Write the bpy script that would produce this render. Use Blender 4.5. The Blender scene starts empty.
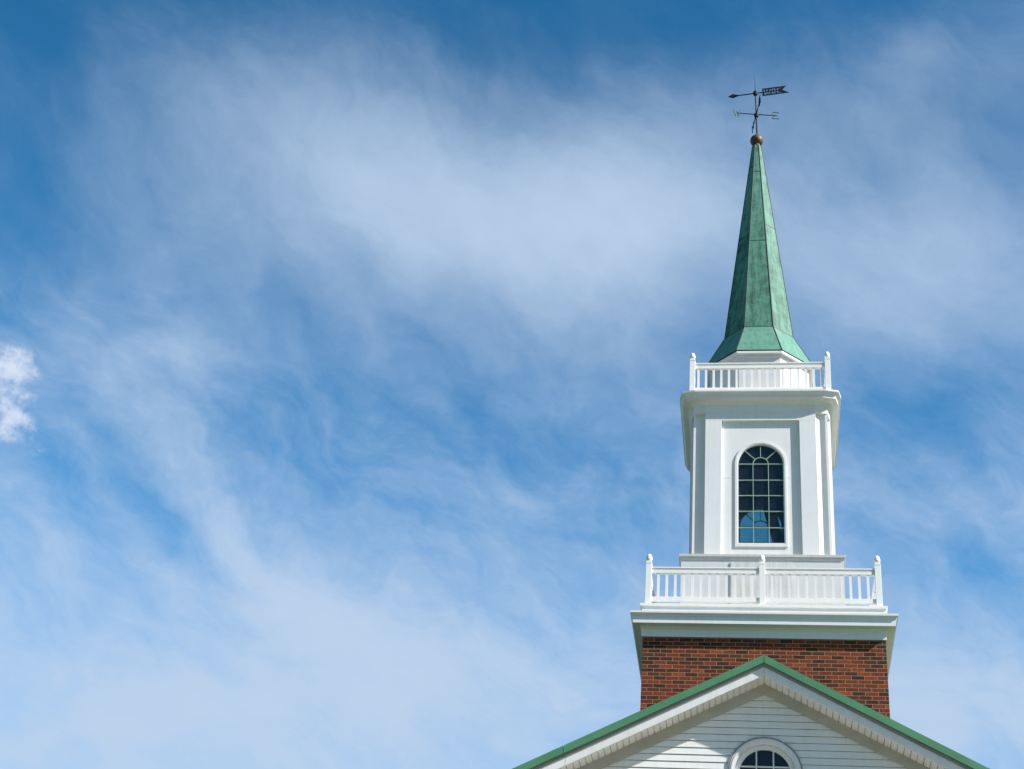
import bpy, math, random
from mathutils import Vector, Matrix
from mathutils.geometry import tessellate_polygon

R = math.radians
rnd = random.Random(7)
scene = bpy.context.scene
col = scene.collection

# ------------------------------------------------------------------ camera
cam_d = bpy.data.cameras.new('camera')
cam_d.sensor_width = 36.0
cam_d.lens = 55.7375
cam_d.clip_start = 0.1
cam_d.clip_end = 5000
cam = bpy.data.objects.new('camera', cam_d)
col.objects.link(cam)
right = Vector((0.98864839, 0.12961224, 0.07599363))
up = Vector((0.0082113, -0.55164371, 0.83403944))
fwd = Vector((-0.15002313, 0.82394774, 0.54644595))
m = Matrix.Identity(4)
for i in range(3):
    m[i][0], m[i][1], m[i][2] = right[i], up[i], -fwd[i]
m[0][3], m[1][3], m[2][3] = -0.13238, -26.27177, 1.7
cam.matrix_world = m
scene.camera = cam

# ------------------------------------------------------------------ sun
SUN_AZ = 70.0      # degrees round from the front of the church towards its right
SUN_EL = 38.8
sdir = Vector((math.sin(R(SUN_AZ)) * math.cos(R(SUN_EL)), -math.cos(R(SUN_AZ)) * math.cos(R(SUN_EL)), math.sin(R(SUN_EL))))
sun_d = bpy.data.lights.new('sun', 'SUN')
sun_d.energy = 5.0
sun_d.angle = R(0.53)
sun_d.color = (1.0, 0.97, 0.935)
sun = bpy.data.objects.new('sun', sun_d)
sun.rotation_euler = sdir.to_track_quat('Z', 'Y').to_euler()
sun.location = sdir * 60
col.objects.link(sun)

# ------------------------------------------------------------------ sky
world = bpy.data.worlds.new('World')
scene.world = world
world.use_nodes = True
nt = world.node_tree
nt.nodes.clear()
N = nt.nodes.new
L = nt.links.new


def wmath(op, a, b=None, c=None, clamp=False):
    n = N('ShaderNodeMath')
    n.operation = op
    n.use_clamp = clamp
    for i, v in enumerate((a, b, c)):
        if v is None:
            continue
        if isinstance(v, (int, float)):
            n.inputs[i].default_value = v
        else:
            L(v, n.inputs[i])
    return n.outputs[0]


def wmix(f, a, b):
    n = N('ShaderNodeMix')
    n.data_type = 'RGBA'
    for s, v in ((n.inputs[0], f), (n.inputs[6], a), (n.inputs[7], b)):
        if isinstance(v, (int, float, tuple)):
            s.default_value = v
        else:
            L(v, s)
    return n.outputs[2]


sky = N('ShaderNodeTexSky')
sky.sky_type = 'NISHITA'
sky.sun_disc = False
sky.sun_elevation = R(SUN_EL)
sky.sun_rotation = math.atan2(sdir.x, sdir.y)
sky.altitude = 100
sky.air_density = 1.0
sky.dust_density = 0.6
sky.ozone_density = 1.6
SKY_STRENGTH = 0.11

tc = N('ShaderNodeTexCoord')
dirv = tc.outputs['Generated']
sep = N('ShaderNodeSeparateXYZ')
L(dirv, sep.inputs[0])
az = wmath('MULTIPLY', wmath('ARCTAN2', sep.outputs[0], sep.outputs[1]), 0.84)
el = wmath('ARCSINE', sep.outputs[2])
comb = N('ShaderNodeCombineXYZ')
L(az, comb.inputs[0])
L(el, comb.inputs[1])
ae = comb.outputs[0]                  # azimuth / elevation on the sky dome


def noise(vec, scale, detail=6, rough=0.55, rot=0.0, stretch=(1, 1, 1), dist=0.0, offs=(0, 0, 0)):
    mp = N('ShaderNodeMapping')
    mp.vector_type = 'TEXTURE'       # turn first, then stretch along the wind
    mp.inputs['Rotation'].default_value = (0, 0, rot)
    mp.inputs['Scale'].default_value = stretch
    mp.inputs['Location'].default_value = offs
    L(vec, mp.inputs[0])
    n = N('ShaderNodeTexNoise')
    n.inputs['Scale'].default_value = scale
    n.inputs['Detail'].default_value = detail
    n.inputs['Roughness'].default_value = rough
    n.inputs['Distortion'].default_value = dist
    L(mp.outputs[0], n.inputs['Vector'])
    return n


# the wind that frays the cloud edges
wn = noise(ae, 7.0, 5, 0.55)
wv = N('ShaderNodeVectorMath')
wv.operation = 'MULTIPLY_ADD'
L(wn.outputs['Color'], wv.inputs[0])
wv.inputs[1].default_value = (0.09, 0.09, 0.0)
wv.inputs[2].default_value = (-0.045, -0.045, 0.0)
wadd = N('ShaderNodeVectorMath')
wadd.operation = 'ADD'
L(ae, wadd.inputs[0])
L(wv.outputs[0], wadd.inputs[1])
aew = wadd.outputs[0]


def blob(vec, a0, e0, sa, se, th, amp):
    mp = N('ShaderNodeMapping')
    mp.vector_type = 'TEXTURE'
    mp.inputs['Location'].default_value = (a0, e0, 0)
    mp.inputs['Rotation'].default_value = (0, 0, th)
    mp.inputs['Scale'].default_value = (sa, se, 1)
    L(vec, mp.inputs[0])
    dp = N('ShaderNodeVectorMath')
    dp.operation = 'DOT_PRODUCT'
    L(mp.outputs[0], dp.inputs[0])
    L(mp.outputs[0], dp.inputs[1])
    return wmath('MULTIPLY', wmath('POWER', 2.718, wmath('MULTIPLY', dp.outputs['Value'], -1.0)), amp)


#BLOBS
BLOBS = [(-0.2818, 0.7151, 0.13, 0.0616, -0.051, 0.3), (-0.1773, 0.6889, 0.1432, 0.0511, 0.001, 0.38), (-0.0675, 0.674, 0.0804, 0.0603, 0.022, 0.25), (0.1374, 0.7581, 0.066, 0.0231, 0.021, 0.14), (0.0953, 0.6569, 0.0941, 0.0596, -0.258, 0.38), (-0.3549, 0.5644, 0.0362, 0.0151, 0.042, 0.2), (-0.2891, 0.458, 0.1126, 0.0284, -0.634, 0.19), (-0.2378, 0.4258, 0.0746, 0.0316, -0.233, 0.26), (-0.1982, 0.3818, 0.1846, 0.0475, 0.119, 0.32), (-0.33, 0.3434, 0.1161, 0.0317, 0.18, 0.14), (0.1099, 0.3897, 0.0676, 0.0416, -0.034, 0.32), (-0.035, 0.7301, 0.0831, 0.0624, -0.007, 0.14), (0.035, 0.7645, 0.0558, 0.0349, -0.06, 0.1), (-0.2789, 0.6465, 0.1307, 0.0327, 0.17, 0.1), (-0.3599, 0.4782, 0.0558, 0.0164, -0.627, -0.34), (-0.4754, 0.6225, 0.0355, 0.0828, 0.313, -0.24), (-0.467, 0.7254, 0.0706, 0.0385, 0.308, -0.12), (-0.2838, 0.5314, 0.0546, 0.0212, -0.367, -0.16), (-0.1381, 0.5568, 0.0998, 0.0374, -0.273, -0.2), (-0.2595, 0.8019, 0.3089, 0.0257, 0.145, -0.08), (0.1026, 0.5522, 0.0524, 0.032, 0.109, -0.28), (0.1294, 0.4657, 0.0271, 0.0135, -0.452, -0.3), (-0.1027, 0.8017, 0.1258, 0.0259, 0.034, -0.08), (0.1073, 0.7972, 0.0834, 0.0243, -0.116, -0.1), (-0.5088, 0.7297, 0.044, 0.0377, 0.342, -0.1), (-0.1144, 0.4831, 0.0543, 0.0241, -0.656, -0.06), (0.0713, 0.4624, 0.0223, 0.0334, -0.033, -0.1)]
CUMULUS = [(-0.4555, 0.5334, 0.0157, 0.0112, 0.289, 0.85), (-0.4426, 0.5372, 0.0074, 0.0074, 0.28, 0.5), (-0.4523, 0.5218, 0.01, 0.0089, 0.285, 0.55), (-0.4372, 0.5306, 0.0051, 0.0051, 0.276, 0.3), (-0.4481, 0.5068, 0.0122, 0.01, 0.28, 0.7), (-0.4381, 0.5034, 0.0078, 0.0067, 0.272, 0.4), (-0.4457, 0.4938, 0.0121, 0.0082, 0.276, 0.75), (-0.429, 0.4972, 0.0056, 0.0067, 0.265, 0.35), (-0.4233, 0.4863, 0.0072, 0.0061, 0.259, 0.4), (-0.4363, 0.5183, 0.0056, 0.0051, 0.273, 0.3)]
dens = wmath('MULTIPLY_ADD', el, -0.95, 0.95)
# the cirrus thins out towards the sun's half of the sky
dens = wmath('SUBTRACT', dens, wmath('MULTIPLY', wmath('SUBTRACT', wmath('ABSOLUTE', az), 0.75, clamp=True), 2.0))
for b in BLOBS:
    dens = wmath('ADD', dens, blob(aew, *b))
n1 = noise(ae, 6.0, 3, 0.5, rot=-0.6, stretch=(1.5, 0.75, 1), dist=0.6)
n2 = noise(aew, 20.0, 8, 0.62, rot=-0.75, stretch=(2.2, 0.7, 1), dist=0.4, offs=(3, 1, 0))
n4 = noise(aew, 46.0, 8, 0.66, rot=-0.25, stretch=(2.6, 0.7, 1), dist=0.3, offs=(1, 4, 0))
# high up the veil is smooth, lower down it is combed into wisps
tex = N('ShaderNodeMapRange')
tex.interpolation_type = 'SMOOTHSTEP'
tex.inputs['From Min'].default_value = 0.50
tex.inputs['From Max'].default_value = 0.64
tex.inputs['To Min'].default_value = 1.3
tex.inputs['To Max'].default_value = 0.5
L(el, tex.inputs['Value'])
grain = wmath('ADD', wmath('MULTIPLY_ADD', n2.outputs[0], 0.36, -0.18), wmath('MULTIPLY_ADD', n4.outputs[0], 0.22, -0.11))
n5 = noise(aew, 27.0, 9, 0.65, rot=-0.4, stretch=(1.15, 0.9, 1), dist=0.2, offs=(5, 2, 0))
grain = wmath('ADD', grain, wmath('MULTIPLY_ADD', n5.outputs[0], 0.46, -0.23))
dens = wmath('ADD', dens, wmath('MULTIPLY', grain, tex.outputs[0]))
dens = wmath('ADD', dens, wmath('MULTIPLY_ADD', n1.outputs[0], 0.56, -0.28))
mr = N('ShaderNodeMapRange')
mr.interpolation_type = 'SMOOTHSTEP'
mr.inputs['From Min'].default_value = 0.0
mr.inputs['From Max'].default_value = 1.1
L(dens, mr.inputs['Value'])
cirrus = mr.outputs[0]
# one small heap cloud
n3 = noise(ae, 75.0, 8, 0.62, offs=(1.3, 0.4, 0))
cum = 0.0
for b in CUMULUS:
    cum = wmath('ADD', cum, blob(ae, *b))
cum = wmath('ADD', cum, wmath('MULTIPLY', wmath('MULTIPLY_ADD', n3.outputs[0], 2.8, -1.4), wmath('MULTIPLY', cum, 2.0, clamp=True)))
mr2 = N('ShaderNodeMapRange')
mr2.interpolation_type = 'SMOOTHSTEP'
mr2.inputs['From Min'].default_value = 0.12
mr2.inputs['From Max'].default_value = 1.25
L(cum, mr2.inputs['Value'])
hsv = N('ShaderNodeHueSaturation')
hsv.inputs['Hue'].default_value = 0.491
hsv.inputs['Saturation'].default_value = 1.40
# the far half of the sky is paler towards the horizon, the unseen sun's half is dimmed to cut fill light
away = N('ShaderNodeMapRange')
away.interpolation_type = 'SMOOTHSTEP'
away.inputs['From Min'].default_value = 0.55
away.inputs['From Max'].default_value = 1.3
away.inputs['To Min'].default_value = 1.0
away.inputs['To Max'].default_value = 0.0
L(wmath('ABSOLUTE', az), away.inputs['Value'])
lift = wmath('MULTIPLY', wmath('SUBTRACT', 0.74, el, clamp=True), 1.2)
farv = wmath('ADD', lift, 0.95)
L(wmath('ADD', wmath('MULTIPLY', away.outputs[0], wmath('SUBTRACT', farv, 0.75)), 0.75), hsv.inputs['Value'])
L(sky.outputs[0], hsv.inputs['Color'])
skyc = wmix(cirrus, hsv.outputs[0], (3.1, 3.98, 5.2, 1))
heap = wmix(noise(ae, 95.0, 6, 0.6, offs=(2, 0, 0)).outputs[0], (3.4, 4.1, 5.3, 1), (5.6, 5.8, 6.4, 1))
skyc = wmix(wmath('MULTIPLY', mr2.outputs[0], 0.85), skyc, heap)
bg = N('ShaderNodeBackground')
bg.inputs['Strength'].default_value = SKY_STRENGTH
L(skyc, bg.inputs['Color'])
out = N('ShaderNodeOutputWorld')
L(bg.outputs[0], out.inputs['Surface'])

# ------------------------------------------------------------------ exposure
vs = scene.view_settings
vs.view_transform = 'Standard'
vs.look = 'None'
vs.gamma = 1.0
vs.use_curve_mapping = False
vs.exposure = 0.55

# ------------------------------------------------------------------ materials


def new_mat(name):
    mt = bpy.data.materials.new(name)
    mt.use_nodes = True
    t = mt.node_tree
    return mt, t, t.nodes['Principled BSDF']


def mnode(t, kind, **kw):
    n = t.nodes.new(kind)
    for k, v in kw.items():
        if k in n.inputs:
            n.inputs[k].default_value = v
        else:
            setattr(n, k, v)
    return n


def ramp(t, fac, stops):
    r = t.nodes.new('ShaderNodeValToRGB')
    e = r.color_ramp.elements
    while len(e) < len(stops):
        e.new(0.5)
    for x, (p, c) in zip(e, stops):
        x.position = p
        x.color = (*c, 1)
    t.links.new(fac, r.inputs[0])
    return r


def simple(name, base, var=None, rough=0.5, metal=0.0, scale=4.0, stretch=(1, 1, 1), bump=0.0, spec=0.5, lo=0.35, hi=0.65):
    mt, t, p = new_mat(name)
    p.inputs['Roughness'].default_value = rough
    p.inputs['Metallic'].default_value = metal
    p.inputs['Specular IOR Level'].default_value = spec
    if var is None:
        p.inputs['Base Color'].default_value = (*base, 1)
        return mt
    tcn = mnode(t, 'ShaderNodeTexCoord')
    mp = mnode(t, 'ShaderNodeMapping')
    mp.inputs['Scale'].default_value = stretch
    t.links.new(tcn.outputs['Object'], mp.inputs[0])
    n = mnode(t, 'ShaderNodeTexNoise', Scale=scale, Detail=8.0, Roughness=0.6)
    t.links.new(mp.outputs[0], n.inputs['Vector'])
    r = ramp(t, n.outputs[0], [(lo, base), (hi, var)])
    t.links.new(r.outputs[0], p.inputs['Base Color'])
    if bump:
        b = mnode(t, 'ShaderNodeBump', Strength=bump, Distance=0.01)
        t.links.new(n.outputs[0], b.inputs['Height'])
        t.links.new(b.outputs[0], p.inputs['Normal'])
    return mt


def white_paint(name, streak=0.0, base=(0.80, 0.80, 0.79)):
    """exterior white gloss paint with faint vertical rain streaks and soft grime"""
    mt, t, p = new_mat(name)
    p.inputs['Roughness'].default_value = 0.42
    tcn = mnode(t, 'ShaderNodeTexCoord')
    mp = mnode(t, 'ShaderNodeMapping')
    mp.inputs['Scale'].default_value = (14, 14, 0.7)
    t.links.new(tcn.outputs['Object'], mp.inputs[0])
    n = mnode(t, 'ShaderNodeTexNoise', Scale=1.0, Detail=6.0, Roughness=0.6)
    t.links.new(mp.outputs[0], n.inputs['Vector'])
    n2 = mnode(t, 'ShaderNodeTexNoise', Scale=2.6, Detail=7.0, Roughness=0.65)
    t.links.new(tcn.outputs['Object'], n2.inputs['Vector'])
    mul = mnode(t, 'ShaderNodeMath', operation='MULTIPLY')
    t.links.new(n.outputs[0], mul.inputs[0])
    t.links.new(n2.outputs[0], mul.inputs[1])
    dirt = tuple(c * (0.93 - streak) * k for c, k in zip(base, (1.0, 0.985, 0.95)))
    r = ramp(t, mul.outputs[0], [(0.2, base), (0.42, dirt)])
    t.links.new(r.outputs[0], p.inputs['Base Color'])
    b = mnode(t, 'ShaderNodeBump', Strength=0.06, Distance=0.01)
    t.links.new(n2.outputs[0], b.inputs['Height'])
    t.links.new(b.outputs[0], p.inputs['Normal'])
    return mt


def brick_mat():
    mt, t, p = new_mat('red_brick')
    p.inputs['Roughness'].default_value = 0.85
    p.inputs['Specular IOR Level'].default_value = 0.2
    uv = mnode(t, 'ShaderNodeUVMap')
    br = mnode(t, 'ShaderNodeTexBrick', Scale=1.0)
    br.offset = 0.5
    br.squash = 1.0
    br.inputs['Color1'].default_value = (0, 0, 0, 1)
    br.inputs['Color2'].default_value = (1, 1, 1, 1)
    br.inputs['Mortar'].default_value = (0.5, 0.5, 0.5, 1)
    br.inputs['Mortar Size'].default_value = 0.0048
    br.inputs['Mortar Smooth'].default_value = 0.25
    br.inputs['Bias'].default_value = 0.0
    br.inputs['Brick Width'].default_value = 0.205
    br.inputs['Row Height'].default_value = 0.0682
    nd = mnode(t, 'ShaderNodeTexNoise', Scale=9.0, Detail=3.0)
    t.links.new(uv.outputs[0], nd.inputs['Vector'])
    wob = mnode(t, 'ShaderNodeVectorMath', operation='MULTIPLY_ADD')
    wob.inputs[1].default_value = (0.006, 0.006, 0)
    t.links.new(nd.outputs['Color'], wob.inputs[0])
    t.links.new(uv.outputs[0], wob.inputs[2])
    t.links.new(wob.outputs[0], br.inputs['Vector'])
    rb = ramp(t, br.outputs['Color'], [(0.0, (0.0508, 0.0214, 0.0137)), (0.2, (0.0814, 0.0296, 0.0167)), (0.36, (0.1130, 0.0367, 0.0196)), (0.5, (0.1751, 0.0388, 0.0176)),
                                       (0.64, (0.2260, 0.0449, 0.0186)), (0.78, (0.1469, 0.0490, 0.0255)), (0.9, (0.2486, 0.0530, 0.0196)), (1.0, (0.3164, 0.0734, 0.0265))])
    n = mnode(t, 'ShaderNodeTexNoise', Scale=26.0, Detail=6.0, Roughness=0.7)
    t.links.new(uv.outputs[0], n.inputs['Vector'])
    mx = mnode(t, 'ShaderNodeMix', data_type='RGBA', blend_type='MULTIPLY')
    mx.inputs[0].default_value = 1.0
    rn = ramp(t, n.outputs[0], [(0.28, (0.45, 0.46, 0.48)), (0.72, (1.45, 1.38, 1.3))])
    t.links.new(rb.outputs[0], mx.inputs[6])
    t.links.new(rn.outputs[0], mx.inputs[7])
    mo = mnode(t, 'ShaderNodeMix', data_type='RGBA')
    mo.inputs[7].default_value = (0.36, 0.24, 0.15, 1)
    t.links.new(br.outputs['Fac'], mo.inputs[0])
    t.links.new(mx.outputs[2], mo.inputs[6])
    t.links.new(mo.outputs[2], p.inputs['Base Color'])
    sub = mnode(t, 'ShaderNodeMath', operation='MULTIPLY_ADD')
    sub.inputs[1].default_value = -1.0
    t.links.new(br.outputs['Fac'], sub.inputs[0])
    t.links.new(n.outputs[0], sub.inputs[2])
    b = mnode(t, 'ShaderNodeBump', Strength=0.5, Distance=0.006)
    t.links.new(sub.outputs[0], b.inputs['Height'])
    t.links.new(b.outputs[0], p.inputs['Normal'])
    return mt


def copper_mat():
    """verdigris sheet copper: each sheet weathered a little differently (attribute 'tone')"""
    mt, t, p = new_mat('verdigris_copper')
    p.inputs['Roughness'].default_value = 0.62
    p.inputs['Specular IOR Level'].default_value = 0.35
    at = mnode(t, 'ShaderNodeAttribute', attribute_name='tone')
    tcn = mnode(t, 'ShaderNodeTexCoord')
    mp = mnode(t, 'ShaderNodeMapping')
    mp.inputs['Scale'].default_value = (8, 8, 0.55)
    t.links.new(tcn.outputs['Object'], mp.inputs[0])
    n = mnode(t, 'ShaderNodeTexNoise', Scale=1.5, Detail=9.0, Roughness=0.68)
    t.links.new(mp.outputs[0], n.inputs['Vector'])
    n2 = mnode(t, 'ShaderNodeTexNoise', Scale=6.0, Detail=8.0, Roughness=0.7)
    t.links.new(tcn.outputs['Object'], n2.inputs['Vector'])
    av = mnode(t, 'ShaderNodeMath', operation='MULTIPLY_ADD')
    av.inputs[1].default_value = 0.55
    t.links.new(n.outputs[0], av.inputs[0])
    h = mnode(t, 'ShaderNodeMath', operation='MULTIPLY')
    h.inputs[1].default_value = 0.45
    t.links.new(n2.outputs[0], h.inputs[0])
    t.links.new(h.outputs[0], av.inputs[2])
    sh = mnode(t, 'ShaderNodeMath', operation='ADD')
    t.links.new(av.outputs[0], sh.inputs[0])
    t.links.new(at.outputs['Fac'], sh.inputs[1])
    r = ramp(t, sh.outputs[0], [(0.36, (0.0291, 0.0667, 0.0438)), (0.46, (0.0558, 0.1739, 0.1202)), (0.52, (0.0874, 0.2435, 0.1759)), (0.64, (0.1361, 0.3015, 0.2257))])
    t.links.new(r.outputs[0], p.inputs['Base Color'])
    b = mnode(t, 'ShaderNodeBump', Strength=0.12, Distance=0.02)
    t.links.new(n2.outputs[0], b.inputs['Height'])
    t.links.new(b.outputs[0], p.inputs['Normal'])
    return mt


def glass_mat(name, tint):
    mt, t, p = new_mat(name)
    t.nodes.remove(p)
    o = t.nodes['Material Output']
    tr = mnode(t, 'ShaderNodeBsdfTransparent')
    tr.inputs[0].default_value = (*tint, 1)
    gl = mnode(t, 'ShaderNodeBsdfGlossy', Roughness=0.01)
    fr = mnode(t, 'ShaderNodeFresnel', IOR=1.5)
    mx = mnode(t, 'ShaderNodeMixShader')
    t.links.new(fr.outputs[0], mx.inputs[0])
    t.links.new(tr.outputs[0], mx.inputs[1])
    t.links.new(gl.outputs[0], mx.inputs[2])
    # a film of dust on the panes
    tcn = mnode(t, 'ShaderNodeTexCoord')
    n = mnode(t, 'ShaderNodeTexNoise', Scale=5.0, Detail=6.0)
    t.links.new(tcn.outputs['Object'], n.inputs['Vector'])
    mr_ = mnode(t, 'ShaderNodeMapRange')
    mr_.inputs['To Min'].default_value = 0.01
    mr_.inputs['To Max'].default_value = 0.03
    t.links.new(n.outputs[0], mr_.inputs['Value'])
    df = mnode(t, 'ShaderNodeBsdfDiffuse')
    df.inputs[0].default_value = (0.5, 0.5, 0.48, 1)
    m2 = mnode(t, 'ShaderNodeMixShader')
    t.links.new(mr_.outputs[0], m2.inputs[0])
    t.links.new(mx.outputs[0], m2.inputs[1])
    t.links.new(df.outputs[0], m2.inputs[2])
    t.links.new(m2.outputs[0], o.inputs['Surface'])
    return mt


M_WHITE = white_paint('white_paint')
M_RAIL = white_paint('weathered_white_paint', 0.0, (0.87, 0.86, 0.835))
M_PANEL = white_paint('streaked_white_paint', 0.16, (0.70, 0.695, 0.68))
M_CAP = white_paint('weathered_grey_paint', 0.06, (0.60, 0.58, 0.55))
M_SHADE_WHITE = white_paint('shaded_white_paint', 0.02, (0.66, 0.665, 0.67))  # white paint darkened to stand for the shade behind the balusters
M_SIDING = white_paint('white_vinyl', 0.01, (0.80, 0.795, 0.775))
M_SOFFIT = simple('cream_vinyl', (0.80, 0.78, 0.70), (0.72, 0.69, 0.60), 0.5, scale=3.0)
M_METAL_W = white_paint('white_metal_trim', 0.03, (0.78, 0.77, 0.75))
M_BRICK = brick_mat()
M_COPPER = copper_mat()
M_SEAM = simple('dark_copper_seam', (0.022, 0.04, 0.03), (0.06, 0.075, 0.05), 0.6, scale=5.0)
M_BALL = simple('brown_copper', (0.13, 0.08, 0.032), (0.065, 0.04, 0.02), 0.55, 0.2, scale=5.0)
M_GREEN = simple('green_roof_metal', (0.072, 0.215, 0.105), (0.09, 0.25, 0.125), 0.45, scale=2.0)
M_ROOF = simple('grey_green_roof', (0.05, 0.11, 0.055), (0.07, 0.135, 0.075), 0.75, scale=3.0, spec=0.2)
M_FRIEZE_SHADE = simple('shaded_frieze_trim', (0.47, 0.44, 0.37), (0.40, 0.37, 0.31), 0.6, scale=2.5)  # frieze trim, with the shade under the soffit put into its colour
M_GREYTRIM_SHADE = simple('grey_trim_and_shade', (0.30, 0.28, 0.285), (0.24, 0.225, 0.23), 0.5, scale=3.0)  # grey of the window channel; on the drip trim it stands for shade
M_IRON = simple('black_iron', (0.007, 0.010, 0.010), (0.016, 0.018, 0.015), 0.6, scale=12.0, spec=0.3)
M_PATINA = simple('green_patina', (0.05, 0.14, 0.10), (0.09, 0.21, 0.155), 0.6, scale=12.0)
M_MUNTIN = simple('pale_green_lead', (0.33, 0.47, 0.38), None, 0.5)
M_MUNTIN_W = simple('white_muntin', (0.72, 0.72, 0.72), None, 0.5)
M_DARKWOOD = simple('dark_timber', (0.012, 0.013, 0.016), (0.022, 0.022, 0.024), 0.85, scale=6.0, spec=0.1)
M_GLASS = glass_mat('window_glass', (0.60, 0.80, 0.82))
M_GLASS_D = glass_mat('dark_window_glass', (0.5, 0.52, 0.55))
M_LAWN = simple('lawn_green', (0.055, 0.075, 0.03), (0.075, 0.095, 0.04), 0.9, scale=0.35, spec=0.1)
M_PATH = simple('concrete', (0.40, 0.385, 0.35), (0.46, 0.44, 0.40), 0.9, scale=1.5)

# ------------------------------------------------------------------ mesh helpers


class MB:
    def __init__(s):
        s.v, s.f, s.mi = [], [], []
        s.X = None

    def add(s, vs, fs, mi=0):
        o = len(s.v)
        for p in vs:
            p = Vector(p)
            s.v.append(s.X @ p if s.X else p)
        for f in fs:
            s.f.append(tuple(i + o for i in f))
            s.mi.append(mi)

    def box(s, x0, x1, y0, y1, z0, z1):
        vs = [(x, y, z) for z in (z0, z1) for y in (y0, y1) for x in (x0, x1)]
        s.add(vs, [(0, 2, 3, 1), (4, 5, 7, 6), (0, 1, 5, 4), (2, 6, 7, 3), (0, 4, 6, 2), (1, 3, 7, 5)])

    def obox(s, c, u, v, w):
        """box at centre c with half vectors u, v, w"""
        c, u, v, w = map(Vector, (c, u, v, w))
        vs = [c + a * u + b * v + d * w for d in (-1, 1) for b in (-1, 1) for a in (-1, 1)]
        s.add(vs, [(0, 2, 3, 1), (4, 5, 7, 6), (0, 1, 5, 4), (2, 6, 7, 3), (0, 4, 6, 2), (1, 3, 7, 5)])

    def tube(s, p0, p1, r0, r1=None, n=10, cap=True):
        p0, p1 = Vector(p0), Vector(p1)
        r1 = r0 if r1 is None else r1
        d = (p1 - p0).normalized()
        a = d.orthogonal().normalized()
        b = d.cross(a)
        vs = []
        for p, r in ((p0, r0), (p1, r1)):
            for i in range(n):
                t = 2 * math.pi * i / n
                vs.append(p + r * (math.cos(t) * a + math.sin(t) * b))
        fs = [(i, (i + 1) % n, n + (i + 1) % n, n + i) for i in range(n)]
        if cap:
            fs += [tuple(range(n))[::-1], tuple(range(n, 2 * n))]
        s.add(vs, fs)

    def lathe(s, prof, c=(0, 0), n=20):
        vs = []
        for r, z in prof:
            for i in range(n):
                t = 2 * math.pi * i / n
                vs.append((c[0] + r * math.cos(t), c[1] + r * math.sin(t), z))
        fs = []
        for k in range(len(prof) - 1):
            for i in range(n):
                j = (i + 1) % n
                fs.append((k * n + i, k * n + j, (k + 1) * n + j, (k + 1) * n + i))
        fs += [tuple(range(n))[::-1], tuple(range((len(prof) - 1) * n, len(prof) * n))]
        s.add(vs, fs)

    def ring(s, prof, plan, closed=False, cap_top=False, cap_bot=False):
        """sweep a profile of (offset, z) round a convex plan(offset) polygon"""
        vs = []
        n = len(plan(0))
        for o, z in prof:
            vs += [(x, y, z) for x, y in plan(o)]
        fs = []
        K = len(prof)
        for k in range(K if closed else K - 1):
            k2 = (k + 1) % K
            for i in range(n):
                j = (i + 1) % n
                fs.append((k * n + i, k * n + j, k2 * n + j, k2 * n + i))
        if cap_top:
            fs.append(tuple(range((K - 1) * n, K * n)))
        if cap_bot:
            fs.append(tuple(range(n))[::-1])
        s.add(vs, fs)

    def plate(s, outer, holes, to3, thick, back=0):
        """flat plate with holes; outer/holes in 2D, to3(a, b, depth) -> point, depth runs to the back"""
        loops = [outer] + holes
        tri = tessellate_polygon([[Vector((a, b, 0)) for a, b in l] for l in loops])
        flat = [p for l in loops for p in l]
        n = len(flat)
        s.add([to3(a, b, 0) for a, b in flat], [tuple(t) for t in tri], 0)
        s.add([to3(a, b, thick) for a, b in flat], [tuple(t)[::-1] for t in tri], back)
        for l in loops:
            k = len(l)
            s.add([to3(a, b, 0) for a, b in l] + [to3(a, b, thick) for a, b in l],
                  [(i, (i + 1) % k, k + (i + 1) % k, k + i) for i in range(k)], 0)

    def build(s, name, mats, parent=None, smooth=False, bevel=0.0, recalc=True):
        me = bpy.data.meshes.new(name)
        me.from_pydata([tuple(p) for p in s.v], [], s.f)
        for mt in (mats if isinstance(mats, (list, tuple)) else [mats]):
            me.materials.append(mt)
        for p, i in zip(me.polygons, s.mi):
            p.material_index = i
        if recalc:
            import bmesh
            bm = bmesh.new()
            bm.from_mesh(me)
            bmesh.ops.remove_doubles(bm, verts=bm.verts, dist=1e-5)
            bmesh.ops.recalc_face_normals(bm, faces=bm.faces)
            bm.to_mesh(me)
            bm.free()
        if smooth:
            for p in me.polygons:
                p.use_smooth = True
        o = bpy.data.objects.new(name, me)
        col.objects.link(o)
        if parent is not None:
            adopt(o, parent)
        if bevel:
            b = o.modifiers.new('edge', 'BEVEL')
            b.width = bevel
            b.segments = 2
            b.limit_method = 'ANGLE'
            b.angle_limit = R(40)
        return o


ROOT = {}


def adopt(o, p):
    o.parent = p
    if p.name in ROOT:
        o.matrix_parent_inverse = ROOT[p.name].inverted()


def thing(name, label, cat, mat, group=None):
    o = bpy.data.objects.new(name, None)
    o.empty_display_size = 0.3
    col.objects.link(o)
    o.matrix_basis = mat
    ROOT[o.name] = mat.copy()
    o['label'] = label
    o['category'] = cat
    if group:
        o['group'] = group
    return o


def dup(o, parent, rz=0.0, shift=None):
    """copy of a part and its sub-parts under parent"""
    c = o.copy()
    col.objects.link(c)
    c.parent = parent
    c.matrix_parent_inverse = o.matrix_parent_inverse.copy()
    if rz:
        c.rotation_euler = (0, 0, o.rotation_euler.z + rz)
    if shift is not None:
        c.location = Vector(o.location) + Vector(shift)
    for ch in o.children:
        dup(ch, c)
    return c


def structure(o):
    o['kind'] = 'structure'
    return o


T = Matrix.Translation


def square(half):
    return lambda o: [(-half - o, -half - o), (half + o, -half - o), (half + o, half + o), (-half - o, half + o)]


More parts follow.
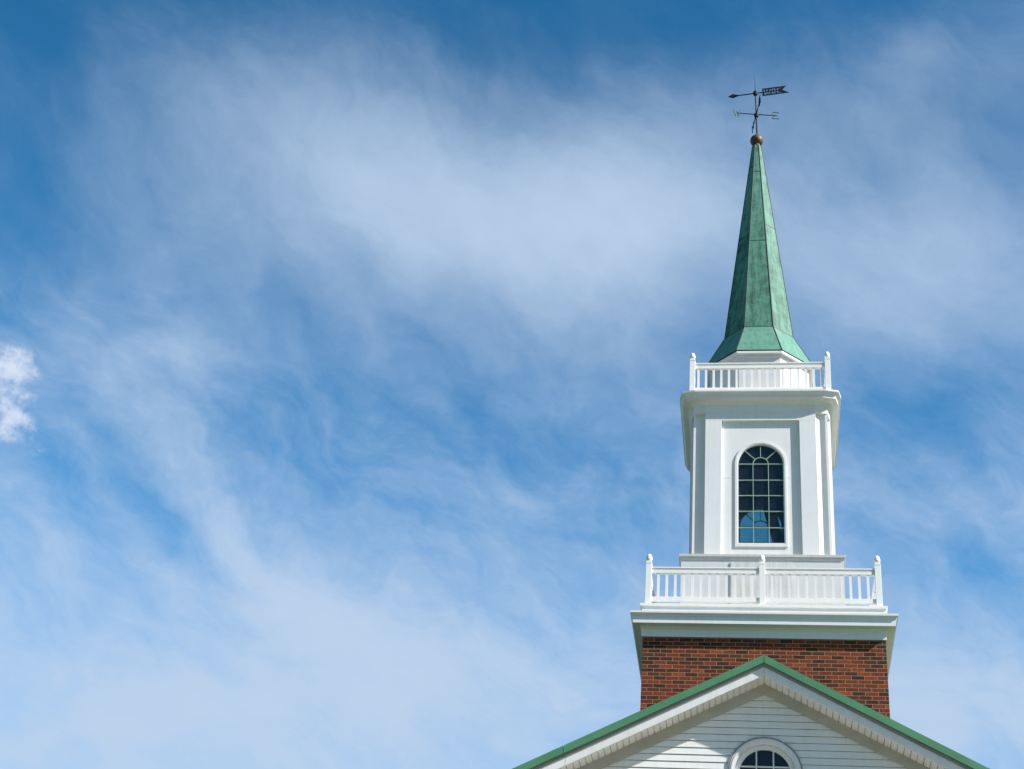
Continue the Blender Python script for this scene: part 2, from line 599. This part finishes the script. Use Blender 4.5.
def octa(apo):
    t = math.tan(math.pi / 8)

    def f(o):
        a = apo + o
        return [(-a * t, -a), (a * t, -a), (a, -a * t), (a, a * t), (a * t, a), (-a * t, a), (-a, a * t), (-a, -a * t)]
    return f


def arch(hw, z0, zs, n=22, cx=0.0):
    """arch outline: half width, sill, spring line"""
    p = [(cx - hw, z0), (cx + hw, z0)]
    for i in range(n + 1):
        t = math.pi * i / n
        p.append((cx + hw * math.cos(t), zs + hw * math.sin(t)))
    return p


# ------------------------------------------------------------------ ground
g = MB()
g.box(-1500, 1500, -1500, 1500, -0.5, 0.0)
structure(g.build('ground', M_LAWN))
g = MB()
g.box(-13, 13, -17.5, -4.2, -0.2, 0.012)
structure(g.build('bounce_forecourt', M_PATH))  # unseen pale paving, added and sized to bounce light onto soffit and gable

# ------------------------------------------------------------------ church with its front gable
SLS = {-1: 0.510, 1: 0.535}      # the two slopes differ slightly
SL = 0.522
ZR = 11.446                      # ridge at the front edge
YF, YFA, YW = -4.30, -4.235, -3.872
HW = 6.3                         # half width over the eaves
YB = 24.0
church = thing('church', 'white clapboard church gable with green metal roof edge and arched window', 'church', T((0, 0, 0)))


def wall_uv(o, dirs):
    me = o.data
    uvl = me.uv_layers.new(name='UVMap')
    for p in me.polygons:
        nrm = p.normal
        for li in p.loop_indices:
            co = me.vertices[me.loops[li].vertex_index].co
            if abs(nrm.z) > 0.7:
                uvl.data[li].uv = (co.x, co.y)
            elif abs(nrm.y) > abs(nrm.x):
                uvl.data[li].uv = (co.x + 0.03, co.z + dirs)
            else:
                uvl.data[li].uv = (co.y + 0.13, co.z + dirs)


w = MB()
zb_s = 8.6
w.box(-5.75, 5.75, YW + 0.05, YB - 0.4, -0.3, 8.22)
o = w.build('wall', M_BRICK, church)
wall_uv(o, 0.0)
# core of the gable behind the siding
w = MB()
zt_in = ZR - 0.30
w.plate([(-5.6, zb_s - 0.9), (5.6, zb_s - 0.9), (5.6, zt_in - SL * 5.6), (0, zt_in), (-5.6, zt_in - SL * 5.6)], [arch(0.42, 8.8, 9.79)],
        lambda a, b, d: (a, YW + 0.03 + d, b), 0.16)
w.build('gable_wall', M_SIDING, church)
w = MB()
w.box(-5.80, 5.80, YW - 0.03, YW + 0.049, 6.62, 6.86)
w.build('belt_board', M_METAL_W, church)

# clapboards: saw-tooth courses clipped by the rake and by the window
w = MB()
COURSE = 0.1073
ZFB = 11.154                     # fascia foot at the peak
z_top = 11.0
k = 0
RWIN = 0.50
zc_win = 9.79
course0 = 10.0 - 30 * COURSE + 0.036
nrow = 0
z = course0
while z < z_top:
    sub = 6
    GAP = 0.013                  # shadow gap under the lip of each board
    for q in range(sub):
        za, zb = z + GAP + (COURSE - GAP) * q / sub, z + GAP + (COURSE - GAP) * (q + 1) / sub
        ya = YW - 0.009 * (1 - q / sub)
        yb = YW - 0.009 * (1 - (q + 1) / sub)

        def xo(zz):
            return min(5.745, max(0.0, (z_top + 0.12 - zz) / 0.525))

        def xi(zz):
            if zz < 8.75 or zz > zc_win + RWIN:
                return 0.0
            if zz < zc_win:
                return RWIN
            return math.sqrt(max(0, RWIN ** 2 - (zz - zc_win) ** 2))
        for sgn in (-1, 1):
            vs = [(sgn * xi(za), ya, za), (sgn * xo(za), ya, za), (sgn * xo(zb), yb, zb), (sgn * xi(zb), yb, zb)]
            w.add(vs, [(0, 1, 2, 3)] if sgn > 0 else [(3, 2, 1, 0)])
        if q == 0:
            for sgn in (-1, 1):
                for (y_a, z_a), (y_b, z_b) in (((YW + 0.022, za), (ya, za)), ((YW + 0.022, z), (YW + 0.022, za)), ((YW, z), (YW + 0.022, z))):
                    vs = [(sgn * xi(z_a), y_a, z_a), (sgn * xo(z_a), y_a, z_a), (sgn * xo(z_b), y_b, z_b), (sgn * xi(z_b), y_b, z_b)]
                    w.add(vs, [(0, 1, 2, 3)])
    z += COURSE
w.build('siding', M_SIDING, church, recalc=False)

# roof slabs
for sgn in (-1, 1):
    SL = SLS[sgn]
    w = MB()
    t_r = 0.10
    e = HW
    w.add([(0, YF + 0.03, ZR - 0.012), (sgn * e, YF + 0.03, ZR - 0.012 - SL * e), (sgn * e, YB, ZR - 0.012 - SL * e), (0, YB, ZR - 0.012),
           (0, YF + 0.03, ZR - t_r), (sgn * e, YF + 0.03, ZR - t_r - SL * e), (sgn * e, YB, ZR - t_r - SL * e), (0, YB, ZR - t_r)],
          [(0, 1, 2, 3), (4, 7, 6, 5), (0, 4, 5, 1), (1, 5, 6, 2), (2, 6, 7, 3), (3, 7, 4, 0)])
    x = 0.42
    while x < e:                  # standing seams
        w.obox((sgn * x, (YF + YB) / 2 + 0.03, ZR - SL * x), (0.012, 0, -sgn * 0.012 * SL), (0, (YB - YF) / 2 - 0.06, 0), (0, 0, 0.028))
        x += 0.42
    rf = w.build('roof', M_ROOF, church)
    # painted drip edge along the rake, in lengths with lapped joints
    w = MB()
    segs = [0.0, 2.89, 5.2, HW] if sgn < 0 else [0.0, 3.05, 5.4, HW]
    for j in range(len(segs) - 1):
        a, b = segs[j] + (0.004 if j else 0.004), segs[j + 1] - 0.003
        pr = 0.003 * (j % 2)
        for (za, zb2, y0, y1) in ((0.0, -0.101, YF - pr, YF + 0.025), (-0.101, -0.118, YF - pr, YF + 0.06)):
            vs = []
            for xx in (a, b):
                for yy in (y0, y1):
                    for dz in (za, zb2):
                        vs.append((sgn * xx, yy, ZR + dz - SL * xx))
            w.add(vs, [(0, 1, 3, 2), (4, 6, 7, 5), (0, 4, 5, 1), (2, 3, 7, 6), (0, 2, 6, 4), (1, 5, 7, 3)])
    w.build('roof_edge', M_GREEN, church)
    # trim strip below the metal and the rake fascia
    w = MB()

    def rake(mb, x0, x1, y0, y1, d0, d1):
        vs = []
        for xx in (x0, x1):
            for yy in (y0, y1):
                for dz in (d0, d1):
                    vs.append((sgn * xx, yy, ZR + dz - SL * xx))
        mb.add(vs, [(0, 1, 3, 2), (4, 6, 7, 5), (0, 4, 5, 1), (2, 3, 7, 6), (0, 2, 6, 4), (1, 5, 7, 3)])
    rake(w, 0.002, HW, YF + 0.045, YFA - 0.001, -0.119, -0.165)
    w.build('drip_trim', M_GREYTRIM_SHADE, church)  # the grey paints in the shade below the roof edge
    w = MB()
    for a, b in (([0.002, 2.86], [2.864, HW]) if sgn < 0 else ([0.002, 3.4], [3.404, HW])):
        rake(w, a, b, YFA, YFA + 0.03, -0.100, -0.292)
    w.build('rake_fascia', M_METAL_W, church)
    # ribbed soffit boards
    w = MB()
    x = 0.0
    pitch = 0.089
    while x < HW:
        rake(w, x + 0.0045, x + pitch - 0.0045, YFA + 0.031, YW - 0.002, -0.262, -0.287 + rnd.uniform(-0.001, 0.001))
        x += pitch
    rake(w, 0.0, HW, YFA + 0.031, YW - 0.002, -0.240, -0.2615)
    w.build('soffit', M_SOFFIT, church)
    w = MB()
    rake(w, 0.0005, HW - 0.3, YW - 0.034, YW - 0.004, -0.287, -0.455)
    w.build('frieze_board', M_FRIEZE_SHADE, church)

# arched gable window
win = MB()
RO, RM, RG = 0.515, 0.438, 0.368
win.plate(arch(RO, 8.7, zc_win, 36), [arch(RM, 8.85, zc_win, 36)], lambda a, b, d: (a, YW - 0.036 + d, b), 0.05)
win.plate(arch(RO - 0.025, 8.72, zc_win, 36), [arch(RM + 0.03, 8.84, zc_win, 36)], lambda a, b, d: (a, YW - 0.046 + d, b), 0.012)
aw = win.build('arched_window', M_METAL_W, church)
win = MB()
win.plate(arch(RO + 0.028, 8.67, zc_win, 36), [arch(RO - 0.01, 8.72, zc_win, 36)], lambda a, b, d: (a, YW - 0.030 + d, b), 0.05)
win.build('channel', M_GREYTRIM_SHADE, aw)
win = MB()
win.plate(arch(RM - 0.002, 8.85, zc_win, 36), [arch(RG, 8.92, zc_win, 36)], lambda a, b, d: (a, YW + 0.020 + d, b), 0.05)
win.build('frame', M_METAL_W, aw)
win = MB()
win.plate(arch(RG + 0.01, 8.91, zc_win, 36), [], lambda a, b, d: (a, YW + 0.052 + d, b), 0.004)
win.build('pane', M_GLASS_D, aw)
win = MB()
for x in (-0.122, 0.122):
    win.box(x - 0.010, x + 0.010, YW + 0.028, YW + 0.051, 8.92, zc_win + math.sqrt(RG ** 2 - x * x))
for zz in (9.9, 9.6, 9.3):
    rr = RG if zz < zc_win else math.sqrt(RG ** 2 - (zz - zc_win) ** 2)
    for a, b in ((-rr, -0.132), (-0.112, 0.112), (0.132, rr)):
        win.box(a, b, YW + 0.030, YW + 0.051, zz - 0.010, zz + 0.010)
win.build('muntin', M_MUNTIN_W, aw)
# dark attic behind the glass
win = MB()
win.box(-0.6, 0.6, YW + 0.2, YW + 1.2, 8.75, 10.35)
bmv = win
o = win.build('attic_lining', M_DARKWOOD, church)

# ------------------------------------------------------------------ brick tower
A = 1.9718
tower = thing('bell_tower', 'square red brick tower base with white cornice rising behind the gable', 'tower', T((0, 0, 0)))
w = MB()
w.ring([(0, 2.0), (0, 12.766)], square(A), cap_top=True, cap_bot=True)
o = w.build('wall', M_BRICK, tower)
wall_uv(o, -12.769 + 187 * 0.0682 + 0.012)
w = MB()
w.ring([(-0.2, 12.767), (0.018, 12.767), (0.018, 12.895), (0.045, 12.925), (0.05, 12.942), (0.160, 12.949), (0.160, 13.058), (0.172, 13.072), (0.186, 13.098), (0.207, 13.112), (0.207, 13.150), (-0.3, 13.175), (-0.3, 12.767)],
       square(A))
w.build('cornice', M_WHITE, tower)
w = MB()
w.ring([(0.030, 13.150), (0.030, 13.312), (0.058, 13.316), (0.058, 13.356), (-1.0, 13.366)], square(A), cap_top=True)
w.build('deck_curb', M_RAIL, tower)

# ------------------------------------------------------------------ balustrades


def post(parent, x, y, z0, z1, s=0.051):
    p = MB()
    p.box(x - s, x + s, y - s, y + s, z0, z1 - 0.20)
    p.box(x - s - 0.004, x + s + 0.004, y - s - 0.004, y + s + 0.004, z1 - 0.200, z1 - 0.185)
    p.box(x - s + 0.003, x + s - 0.003, y - s + 0.003, y + s - 0.003, z1 - 0.185, z1 - 0.150)
    o = p.build('post', M_RAIL, parent, bevel=0.004)
    c = MB()
    prof = [(0.036, z1 - 0.150), (0.036, z1 - 0.132), (0.050, z1 - 0.126), (0.055, z1 - 0.108)]
    for i in range(1, 8):
        t = math.pi / 2 * i / 8
        prof.append((0.055 * math.cos(t) ** 0.8, z1 - 0.108 + 0.105 * math.sin(t)))
    prof.append((0.006, z1))
    c.lathe(prof, (x, y), 18)
    c.build('post_cap', M_RAIL, o, smooth=True)
    return o


def balustrade(label, half, z0, ztop, zr0, zr1, zb0, zb1, bays, nbal, pitch):
    root = thing('balustrade', label, 'railing', T((0, 0, z0)), 'white balustrades round the tower')
    first = [post(root, -half, -half, z0, ztop)]
    if bays == 2:
        first.append(post(root, 0.0, -half, z0, ztop))
    spans = [(-half + 0.05, half - 0.05)] if bays == 1 else [(-half + 0.05, -0.05), (0.05, half - 0.05)]
    for a, b in spans:
        r = MB()
        r.box(a, b, -half - 0.031, -half + 0.031, zr0, zr0 + (zr1 - zr0) * 0.52)
        r.box(a, b, -half - 0.018, -half + 0.018, zr0 + (zr1 - zr0) * 0.52, zr0 + (zr1 - zr0) * 0.80)
        r.box(a, b, -half - 0.036, -half + 0.036, zr0 + (zr1 - zr0) * 0.80, zr1)
        first.append(r.build('top_rail', M_RAIL, root, bevel=0.004))
        r = MB()
        r.box(a, b, -half - 0.030, -half + 0.030, zb0, zb1)
        first.append(r.build('bottom_rail', M_RAIL, root, bevel=0.004))
        c = (a + b) / 2
        b0 = None
        for i in range(nbal):
            x = c + (i - (nbal - 1) / 2) * pitch
            r = MB()
            r.box(x - 0.021, x + 0.021, -half - 0.021, -half + 0.021, zb1, zr0)
            b0 = r.build('baluster', M_RAIL, root)
            first.append(b0)
    for k in (1, 2, 3):
        for o in first:
            dup(o, root, k * math.pi / 2)
    return root


balustrade('lower, wider white balustrade on the brick tower deck, with a middle post', 1.9085, 13.362, 14.3385, 13.963, 14.080, 13.444, 13.524, 2, 12, 0.1434)
balustrade('upper, narrower white balustrade round the foot of the green spire', 1.2546, 18.004, 18.972, 18.595, 18.722, 18.09, 18.165, 1, 17, 0.1425)

# ------------------------------------------------------------------ belfry
belfry = thing('belfry', 'white wooden belfry with arched windows between the two balustrades', 'belfry', T((0, 0, 13.36)))
Q = 1.393
w = MB()
w.ring([(0, 13.365), (0, 14.50), (0.012, 14.52), (0.016, 14.548)], square(Q), cap_top=False)
plinth = w.build('plinth', M_SHADE_WHITE, belfry)
w = MB()
w.ring([(-0.3, 14.549), (0.037, 14.549), (0.037, 14.600), (-0.2, 14.606)], square(Q), cap_top=True)
w.build('plinth_cap', M_CAP, belfry, bevel=0.003)
first = []
w = MB()                       # ribbed access panel on the plinth
w.box(-0.533, 0.533, -Q - 0.020, -Q - 0.001, 13.40, 14.456)
x = -0.50
while x < 0.51:
    w.box(x - 0.010, x + 0.010, -Q - 0.0213, -Q - 0.020, 13.42, 14.44)
    x += 0.0715
panel = w.build('access_panel', M_PANEL, plinth)

H, PIL, REC = 1.278, 1.002, 0.704
ZB, ZL, ZCH = 14.602, 17.442, 17.605
for sgn in (-1, 1):
    w = MB()
    a, b = sorted((sgn * REC, sgn * PIL))
    w.box(a, b, -H, -H + 0.14, ZB, ZL)
    first.append(w.build('pilaster', M_WHITE, belfry, bevel=0.004))
w = MB()
w.box(-PIL, PIL, -H, -H + 0.14, ZL, ZCH)
first.append(w.build('lintel', M_WHITE, belfry, bevel=0.003))
# recessed panel with the arched opening, split at a board joint
w = MB()
YP = -H + 0.061
WH, WZ0, WZS = 0.399, 14.924, 16.55
w.plate([(-REC - 0.06, 14.58), (REC + 0.06, 14.58), (REC + 0.06, 17.52), (-REC - 0.06, 17.52)], [arch(WH + 0.02, WZ0 - 0.02, WZS, 28)],
        lambda a, b, d: (a, YP + d, b), 0.075, back=1)
first.append(w.build('recessed_panel', [M_WHITE, M_DARKWOOD], belfry))
w = MB()                       # hairline joint between the boards
for a, b in ((-REC, -WH - 0.07), (WH + 0.07, REC)):
    w.box(a, b, YP - 0.003, YP + 0.01, 16.253, 16.261)
first.append(w.build('board_joint', M_RAIL, belfry))
# hollow corner between the pilasters
w = MB()
line = []


def cove(p, q, sag, n=8):
    p, q = Vector(p), Vector(q)
    d = q - p
    inn = Vector((-d.y, d.x)).normalized()
    if inn.dot(p) > 0:
        inn = -inn
    for i in range(n + 1):
        t = i / n
        line.append(p + d * t + inn * sag * 4 * t * (1 - t))


cove((-PIL - 0.001, -1.225), (-1.175, -1.185), 0.028)
line += [Vector((-1.175, -1.216)), Vector((-1.216, -1.216)), Vector((-1.216, -1.175))]
cove((-1.185, -1.175), (-1.225, -PIL - 0.001), 0.028)
vs, fs = [], []
for p in line + [Vector((-1.225, -0.98)), Vector((-0.95, -0.95)), Vector((-0.98, -1.225))]:
    vs += [(p.x, p.y, ZB - 0.006), (p.x, p.y, ZCH + 0.02)]
n_ = len(vs) // 2
for i in range(n_):
    j = (i + 1) % n_
    fs.append((2 * i, 2 * j, 2 * j + 1, 2 * i + 1))
w.add(vs, fs)
o = w.build('corner_cove', M_WHITE, belfry)
for p in o.data.polygons:
    p.use_smooth = True
o.data.set_sharp_from_angle(angle=R(35))
first.append(o)
# arched window
w = MB()
w.plate(arch(WH + 0.062, WZ0 - 0.075, WZS, 32), [arch(WH, WZ0, WZS, 32)], lambda a, b, d: (a, YP - 0.015 + d, b), 0.05)
w.plate(arch(WH + 0.060, WZ0 - 0.073, WZS, 32), [arch(WH + 0.022, WZ0 - 0.022, WZS, 32)], lambda a, b, d: (a, YP - 0.023 + d, b), 0.0085)
wn_o = w.build('arched_window', M_WHITE, belfry)
w = MB()
w.plate(arch(WH + 0.012, WZ0 - 0.012, WZS, 32), [], lambda a, b, d: (a, YP + 0.037 + d, b), 0.004)
w.build('pane', M_GLASS, wn_o)
w = MB()
mw = 0.0054
VX, RS = 0.137, 0.137
y0, y1 = YP + 0.008, YP + 0.036


def bar(p, q, wd=mw):
    p, q = Vector((p[0], (y0 + y1) / 2, p[1])), Vector((q[0], (y0 + y1) / 2, q[1]))
    d = (q - p) / 2
    s_ = d.normalized().cross(Vector((0, 1, 0)))
    w.obox((p + q) / 2, d, Vector((0, (y1 - y0) / 2, 0)), s_ * wd)


for x in (-VX, VX):
    bar((x, WZ0), (x, WZS))
for zz in (WZS, 16.213, 15.895, 15.573, 15.244):
    for a, b in ((-WH, -VX - mw), (-VX + mw, VX - mw), (VX + mw, WH)):
        bar((a, zz), (b, zz))
for i in range(14):
    t0, t1 = math.pi * i / 14, math.pi * (i + 1) / 14
    bar((RS * math.cos(t0), WZS + RS * math.sin(t0)), (RS * math.cos(t1), WZS + RS * math.sin(t1)))
for t in (45, 90, 135):
    bar(((RS + 0.008) * math.cos(R(t)), WZS + (RS + 0.008) * math.sin(R(t))), (WH * math.cos(R(t)), WZS + WH * math.sin(R(t))))
w.build('muntin', M_MUNTIN, wn_o)
first.append(wn_o)
for k in (1, 2, 3):
    for o in first:
        dup(o, belfry, k * math.pi / 2)
    dup(panel, plinth, k * math.pi / 2)


def rounded(h):
    def f(o):
        H_ = h + o
        k_ = 0.28
        e, mm = H_ - k_, H_ - 0.2 * k_
        q = [(-e, -H_), (e, -H_), (mm, -mm), (H_, -e), (H_, e), (mm, mm), (e, H_), (-e, H_), (-mm, mm), (-H_, e), (-H_, -e), (-mm, -mm)]
        return q
    return f


w = MB()
w.ring([(-0.18, ZCH + 0.001), (0, ZCH + 0.001), (0, 17.768), (0.012, 17.772), (0.030, 17.800), (0.052, 17.822), (0.150, 17.842), (0.150, 17.900), (0.164, 17.912), (0.182, 17.940), (0.2056, 17.952), (0.2056, 17.988), (0.16, 17.994), (-0.6, 18.004)],
       rounded(H), cap_top=True)
w.build('cornice', M_WHITE, belfry)
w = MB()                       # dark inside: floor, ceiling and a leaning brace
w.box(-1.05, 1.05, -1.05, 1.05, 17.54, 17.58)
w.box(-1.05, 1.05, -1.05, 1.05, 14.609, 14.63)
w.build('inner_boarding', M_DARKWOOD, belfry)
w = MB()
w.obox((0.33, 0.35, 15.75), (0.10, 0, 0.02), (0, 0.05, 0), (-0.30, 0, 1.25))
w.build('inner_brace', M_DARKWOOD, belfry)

# ------------------------------------------------------------------ spire
spire = thing('spire', 'tall eight sided green copper spire with a brown ball on its tip', 'spire', T((0, 0, 18.0)))
w = MB()
w.ring([(0, 18.006), (0, 19.06), (0.02, 19.075), (0.02, 19.12)], octa(0.945), cap_top=True)
w.build('drum', M_SHADE_WHITE, spire)
w = MB()
w.ring([(-0.2, 19.121), (0.0, 19.121), (0.0, 19.165), (-0.02, 19.183), (-0.3, 19.184)], octa(1.030))
w.build('eave_trim', M_WHITE, spire)
SP = [(1.0398, 19.186), (0.6705, 19.9926), (0.0946, 25.256)]
tn = math.tan(math.pi / 8)


def apo(z):
    if z < SP[1][1]:
        t = (z - SP[0][1]) / (SP[1][1] - SP[0][1])
        return SP[0][0] + t * (SP[1][0] - SP[0][0])
    t = (z - SP[1][1]) / (SP[2][1] - SP[1][1])
    return SP[1][0] + t * (SP[2][0] - SP[1][0])


w = MB()
ribs = MB()
tones = []
seams = {0: [22.36, 24.42], 1: [22.84, 24.9], 7: [22.55, 24.6], 2: [22.3, 24.3], 3: [22.8, 24.5], 4: [22.4, 24.4], 5: [22.9, 24.7], 6: [22.5, 24.3]}
for k in range(8):
    X = Matrix.Rotation(k * math.pi / 4, 4, 'Z')
    cuts = [19.186, 19.9926] + seams[k] + [25.256]
    for j in range(len(cuts) - 1):
        z0, z1 = cuts[j], cuts[j + 1]
        a0, a1 = apo(z0), apo(z1)
        lap = 0.006 if j else 0.0           # each sheet laps over the one below
        w.add([X @ Vector(p) for p in ((-a0 * tn, -a0, z0), (a0 * tn, -a0, z0), (a1 * tn, -a1, z1), (-a1 * tn, -a1, z1))], [(0, 1, 2, 3)])
        tones.append({0: 0.09, 1: -0.02}.get(j, rnd.uniform(-0.05, 0.07)))
        if j:
            hz = 0.010
            b0, b1 = apo(z0 - hz) + 0.003, apo(z0 + hz) + 0.005
            vs = [(-b0 * tn, -b0, z0 - hz), (b0 * tn, -b0, z0 - hz), (b1 * tn, -b1, z0 + hz), (-b1 * tn, -b1, z0 + hz),
                  (-b0 * tn, -b0 + 0.02, z0 - hz), (b0 * tn, -b0 + 0.02, z0 - hz), (b1 * tn, -b1 + 0.02, z0 + hz), (-b1 * tn, -b1 + 0.02, z0 + hz)]
            ribs.add([X @ Vector(p) for p in vs], [(0, 1, 2, 3), (4, 7, 6, 5), (0, 4, 5, 1), (3, 2, 6, 7), (0, 3, 7, 4), (1, 5, 6, 2)])
    for j in range(2):
        (a0, z0), (a1, z1) = SP[j], SP[j + 1]
        ribs.tube(X @ Vector((a0 * tn, -a0, z0)), X @ Vector((a1 * tn, -a1, z1)), 0.011, 0.009, 8)
clad = w.build('copper_cladding', M_COPPER, spire, recalc=False)
at = clad.data.attributes.new('tone', 'FLOAT', 'FACE')
for i, v in enumerate(tones):
    at.data[i].value = v
ribs.build('corner_seam', M_SEAM, clad)
w = MB()
zbc, rb = 25.452, 0.142
prof = [(0.075, zbc - 0.19), (0.075, zbc - 0.13)]
for i in range(2, 25):
    t = -math.pi / 2 + math.pi * i / 24.5
    prof.append((max(0.004, rb * math.cos(t)), zbc + rb * math.sin(t)))
w.lathe(prof, (0, 0), 28)
w.build('finial_ball', M_BALL, spire, smooth=True)

# ------------------------------------------------------------------ weather vane
VB = Matrix.Translation((0.012, 0, 25.585)) @ Matrix.Rotation(R(-1.3), 4, 'Y')
vane = thing('weather_vane', 'dark iron weather vane with pierced swallowtail banner and compass letters on the ball', 'weather vane', VB)
BZ = -25.585


def vbuild(mb, name, mat, parent, smooth=False):
    o = mb.build(name, mat, None, smooth=smooth)
    o.parent = parent
    return o


w = MB()
w.tube((0, 0, -0.01), (0, 0, 1.20), 0.020, 0.015, 10)
w.tube((0, 0, 1.20), (0, 0, 1.84), 0.010, 0.003, 8)
w.lathe([(0.02, 0.56), (0.045, 0.575), (0.052, 0.615), (0.045, 0.655), (0.02, 0.67)], (0, 0), 14)
pole = vbuild(w, 'pole', M_IRON, vane)
HUB = 26.231 + BZ
Xd = Matrix.Rotation(R(10), 4, 'Z')


def arm(ang, letter):
    X = Xd @ Matrix.Rotation(R(ang), 4, 'Z')
    a = MB()
    a.X = X
    a.tube((0, 0, HUB), (0.40, 0, HUB), 0.0125, 0.0095, 8)
    a.tube((0.395, 0, HUB), (0.425, 0, HUB), 0.02, 0.012, 8)
    o = vbuild(a, 'direction_arm', M_IRON, vane)
    l = MB()
    l.X = X
    hh, ww, th, st = 0.092, 0.072, 0.009, 0.0095
    c = 0.43
    flip = -1 if letter in 'WN' else 1

    def stroke(p, q):
        p = Vector((c + flip * p[0] * ww, 0, HUB + 0.01 + p[1] * hh))
        q = Vector((c + flip * q[0] * ww, 0, HUB + 0.01 + q[1] * hh))
        d = (q - p) / 2
        n_ = d.normalized().cross(Vector((0, 1, 0)))
        l.obox((p + q) / 2, d + d.normalized() * st * 0.6, (0, th, 0), n_ * st)
    S = {'E': [((-1, -1), (-1, 1)), ((-1, 1), (1, 1)), ((-1, 0), (0.6, 0)), ((-1, -1), (1, -1))],
         'W': [((-1, 1), (-0.5, -1)), ((-0.5, -1), (0, 0.4)), ((0, 0.4), (0.5, -1)), ((0.5, -1), (1, 1))],
         'N': [((-1, -1), (-1, 1)), ((-1, 1), (1, -1)), ((1, -1), (1, 1))],
         'S': [((1, 1), (-1, 1)), ((-1, 1), (-1, 0)), ((-1, 0), (1, 0)), ((1, 0), (1, -1)), ((1, -1), (-1, -1))]}[letter]
    for p, q in S:
        stroke(p, q)
    vbuild(l, 'compass_letter', M_PATINA if letter in 'EW' else M_IRON, o)


for ang, letter in ((0, 'E'), (90, 'N'), (180, 'W'), (270, 'S')):
    arm(ang, letter)

AZ = 26.867 + BZ
Xa = Matrix.Rotation(R(-6.3), 4, 'Z')
w = MB()
w.X = Xa
w.tube((-0.46, 0, AZ), (0.16, 0, AZ), 0.013, 0.013, 8)
w.lathe([(0.016, AZ - 0.075), (0.045, AZ - 0.05), (0.056, AZ), (0.045, AZ + 0.05), (0.016, AZ + 0.075)], (0, 0), 14)
arrow = vbuild(w, 'arrow', M_IRON, vane)
w = MB()
w.X = Xa
w.plate([(-0.60, AZ), (-0.50, AZ - 0.055), (-0.40, AZ - 0.012), (-0.40, AZ + 0.012), (-0.50, AZ + 0.055)], [], lambda a, b, d: (a, -0.012 + d, b), 0.024)
w.tube((-0.42, 0, AZ), (-0.38, 0, AZ), 0.026, 0.018, 10)
vbuild(w, 'arrowhead', M_IRON, arrow)
w = MB()
w.X = Xa
holes = []
hy = 0.046


def hole(x0, x1, z0, z1):
    holes.append([(x0, AZ + z0), (x1, AZ + z0), (x1, AZ + z1), (x0, AZ + z1)])


def poly(pts):
    holes.append([(x, AZ + z) for x, z in pts])


e_, h_ = 0.010, 0.078           # half bridge, half letter height
# stencil W
poly([(0.180, h_), (0.206, h_), (0.216, e_), (0.191, e_)])
poly([(0.193, -e_), (0.218, -e_), (0.232, -h_), (0.205, -h_)])
poly([(0.252, h_), (0.272, h_), (0.272, e_), (0.252, e_)])
poly([(0.240, -e_), (0.258, -e_), (0.252, -h_), (0.238, -h_)])
poly([(0.266, -e_), (0.284, -e_), (0.288, -h_), (0.274, -h_)])
poly([(0.318, h_), (0.344, h_), (0.333, e_), (0.308, e_)])
poly([(0.306, -e_), (0.331, -e_), (0.320, -h_), (0.294, -h_)])
# stencil D
poly([(0.366, e_), (0.366, h_), (0.425, h_), (0.447, 0.05), (0.449, e_), (0.424, e_), (0.420, 0.042), (0.412, 0.052), (0.391, 0.052), (0.391, e_)])
poly([(0.366, -e_), (0.391, -e_), (0.391, -0.052), (0.412, -0.052), (0.420, -0.042), (0.424, -e_), (0.449, -e_), (0.447, -0.05), (0.425, -h_), (0.366, -h_)])
# stencil C
poly([(0.474, e_), (0.476, 0.05), (0.496, h_), (0.566, h_), (0.566, 0.052), (0.506, 0.052), (0.500, e_)])
poly([(0.474, -e_), (0.500, -e_), (0.506, -0.052), (0.566, -0.052), (0.566, -h_), (0.496, -h_), (0.476, -0.05)])
w.plate([(0.152, AZ - 0.108), (0.735, AZ - 0.100), (0.588, AZ), (0.675, AZ + 0.108), (0.152, AZ + 0.108)], holes, lambda a, b, d: (a, -0.008 + d, b), 0.016)
vbuild(w, 'banner', M_IRON, arrow)
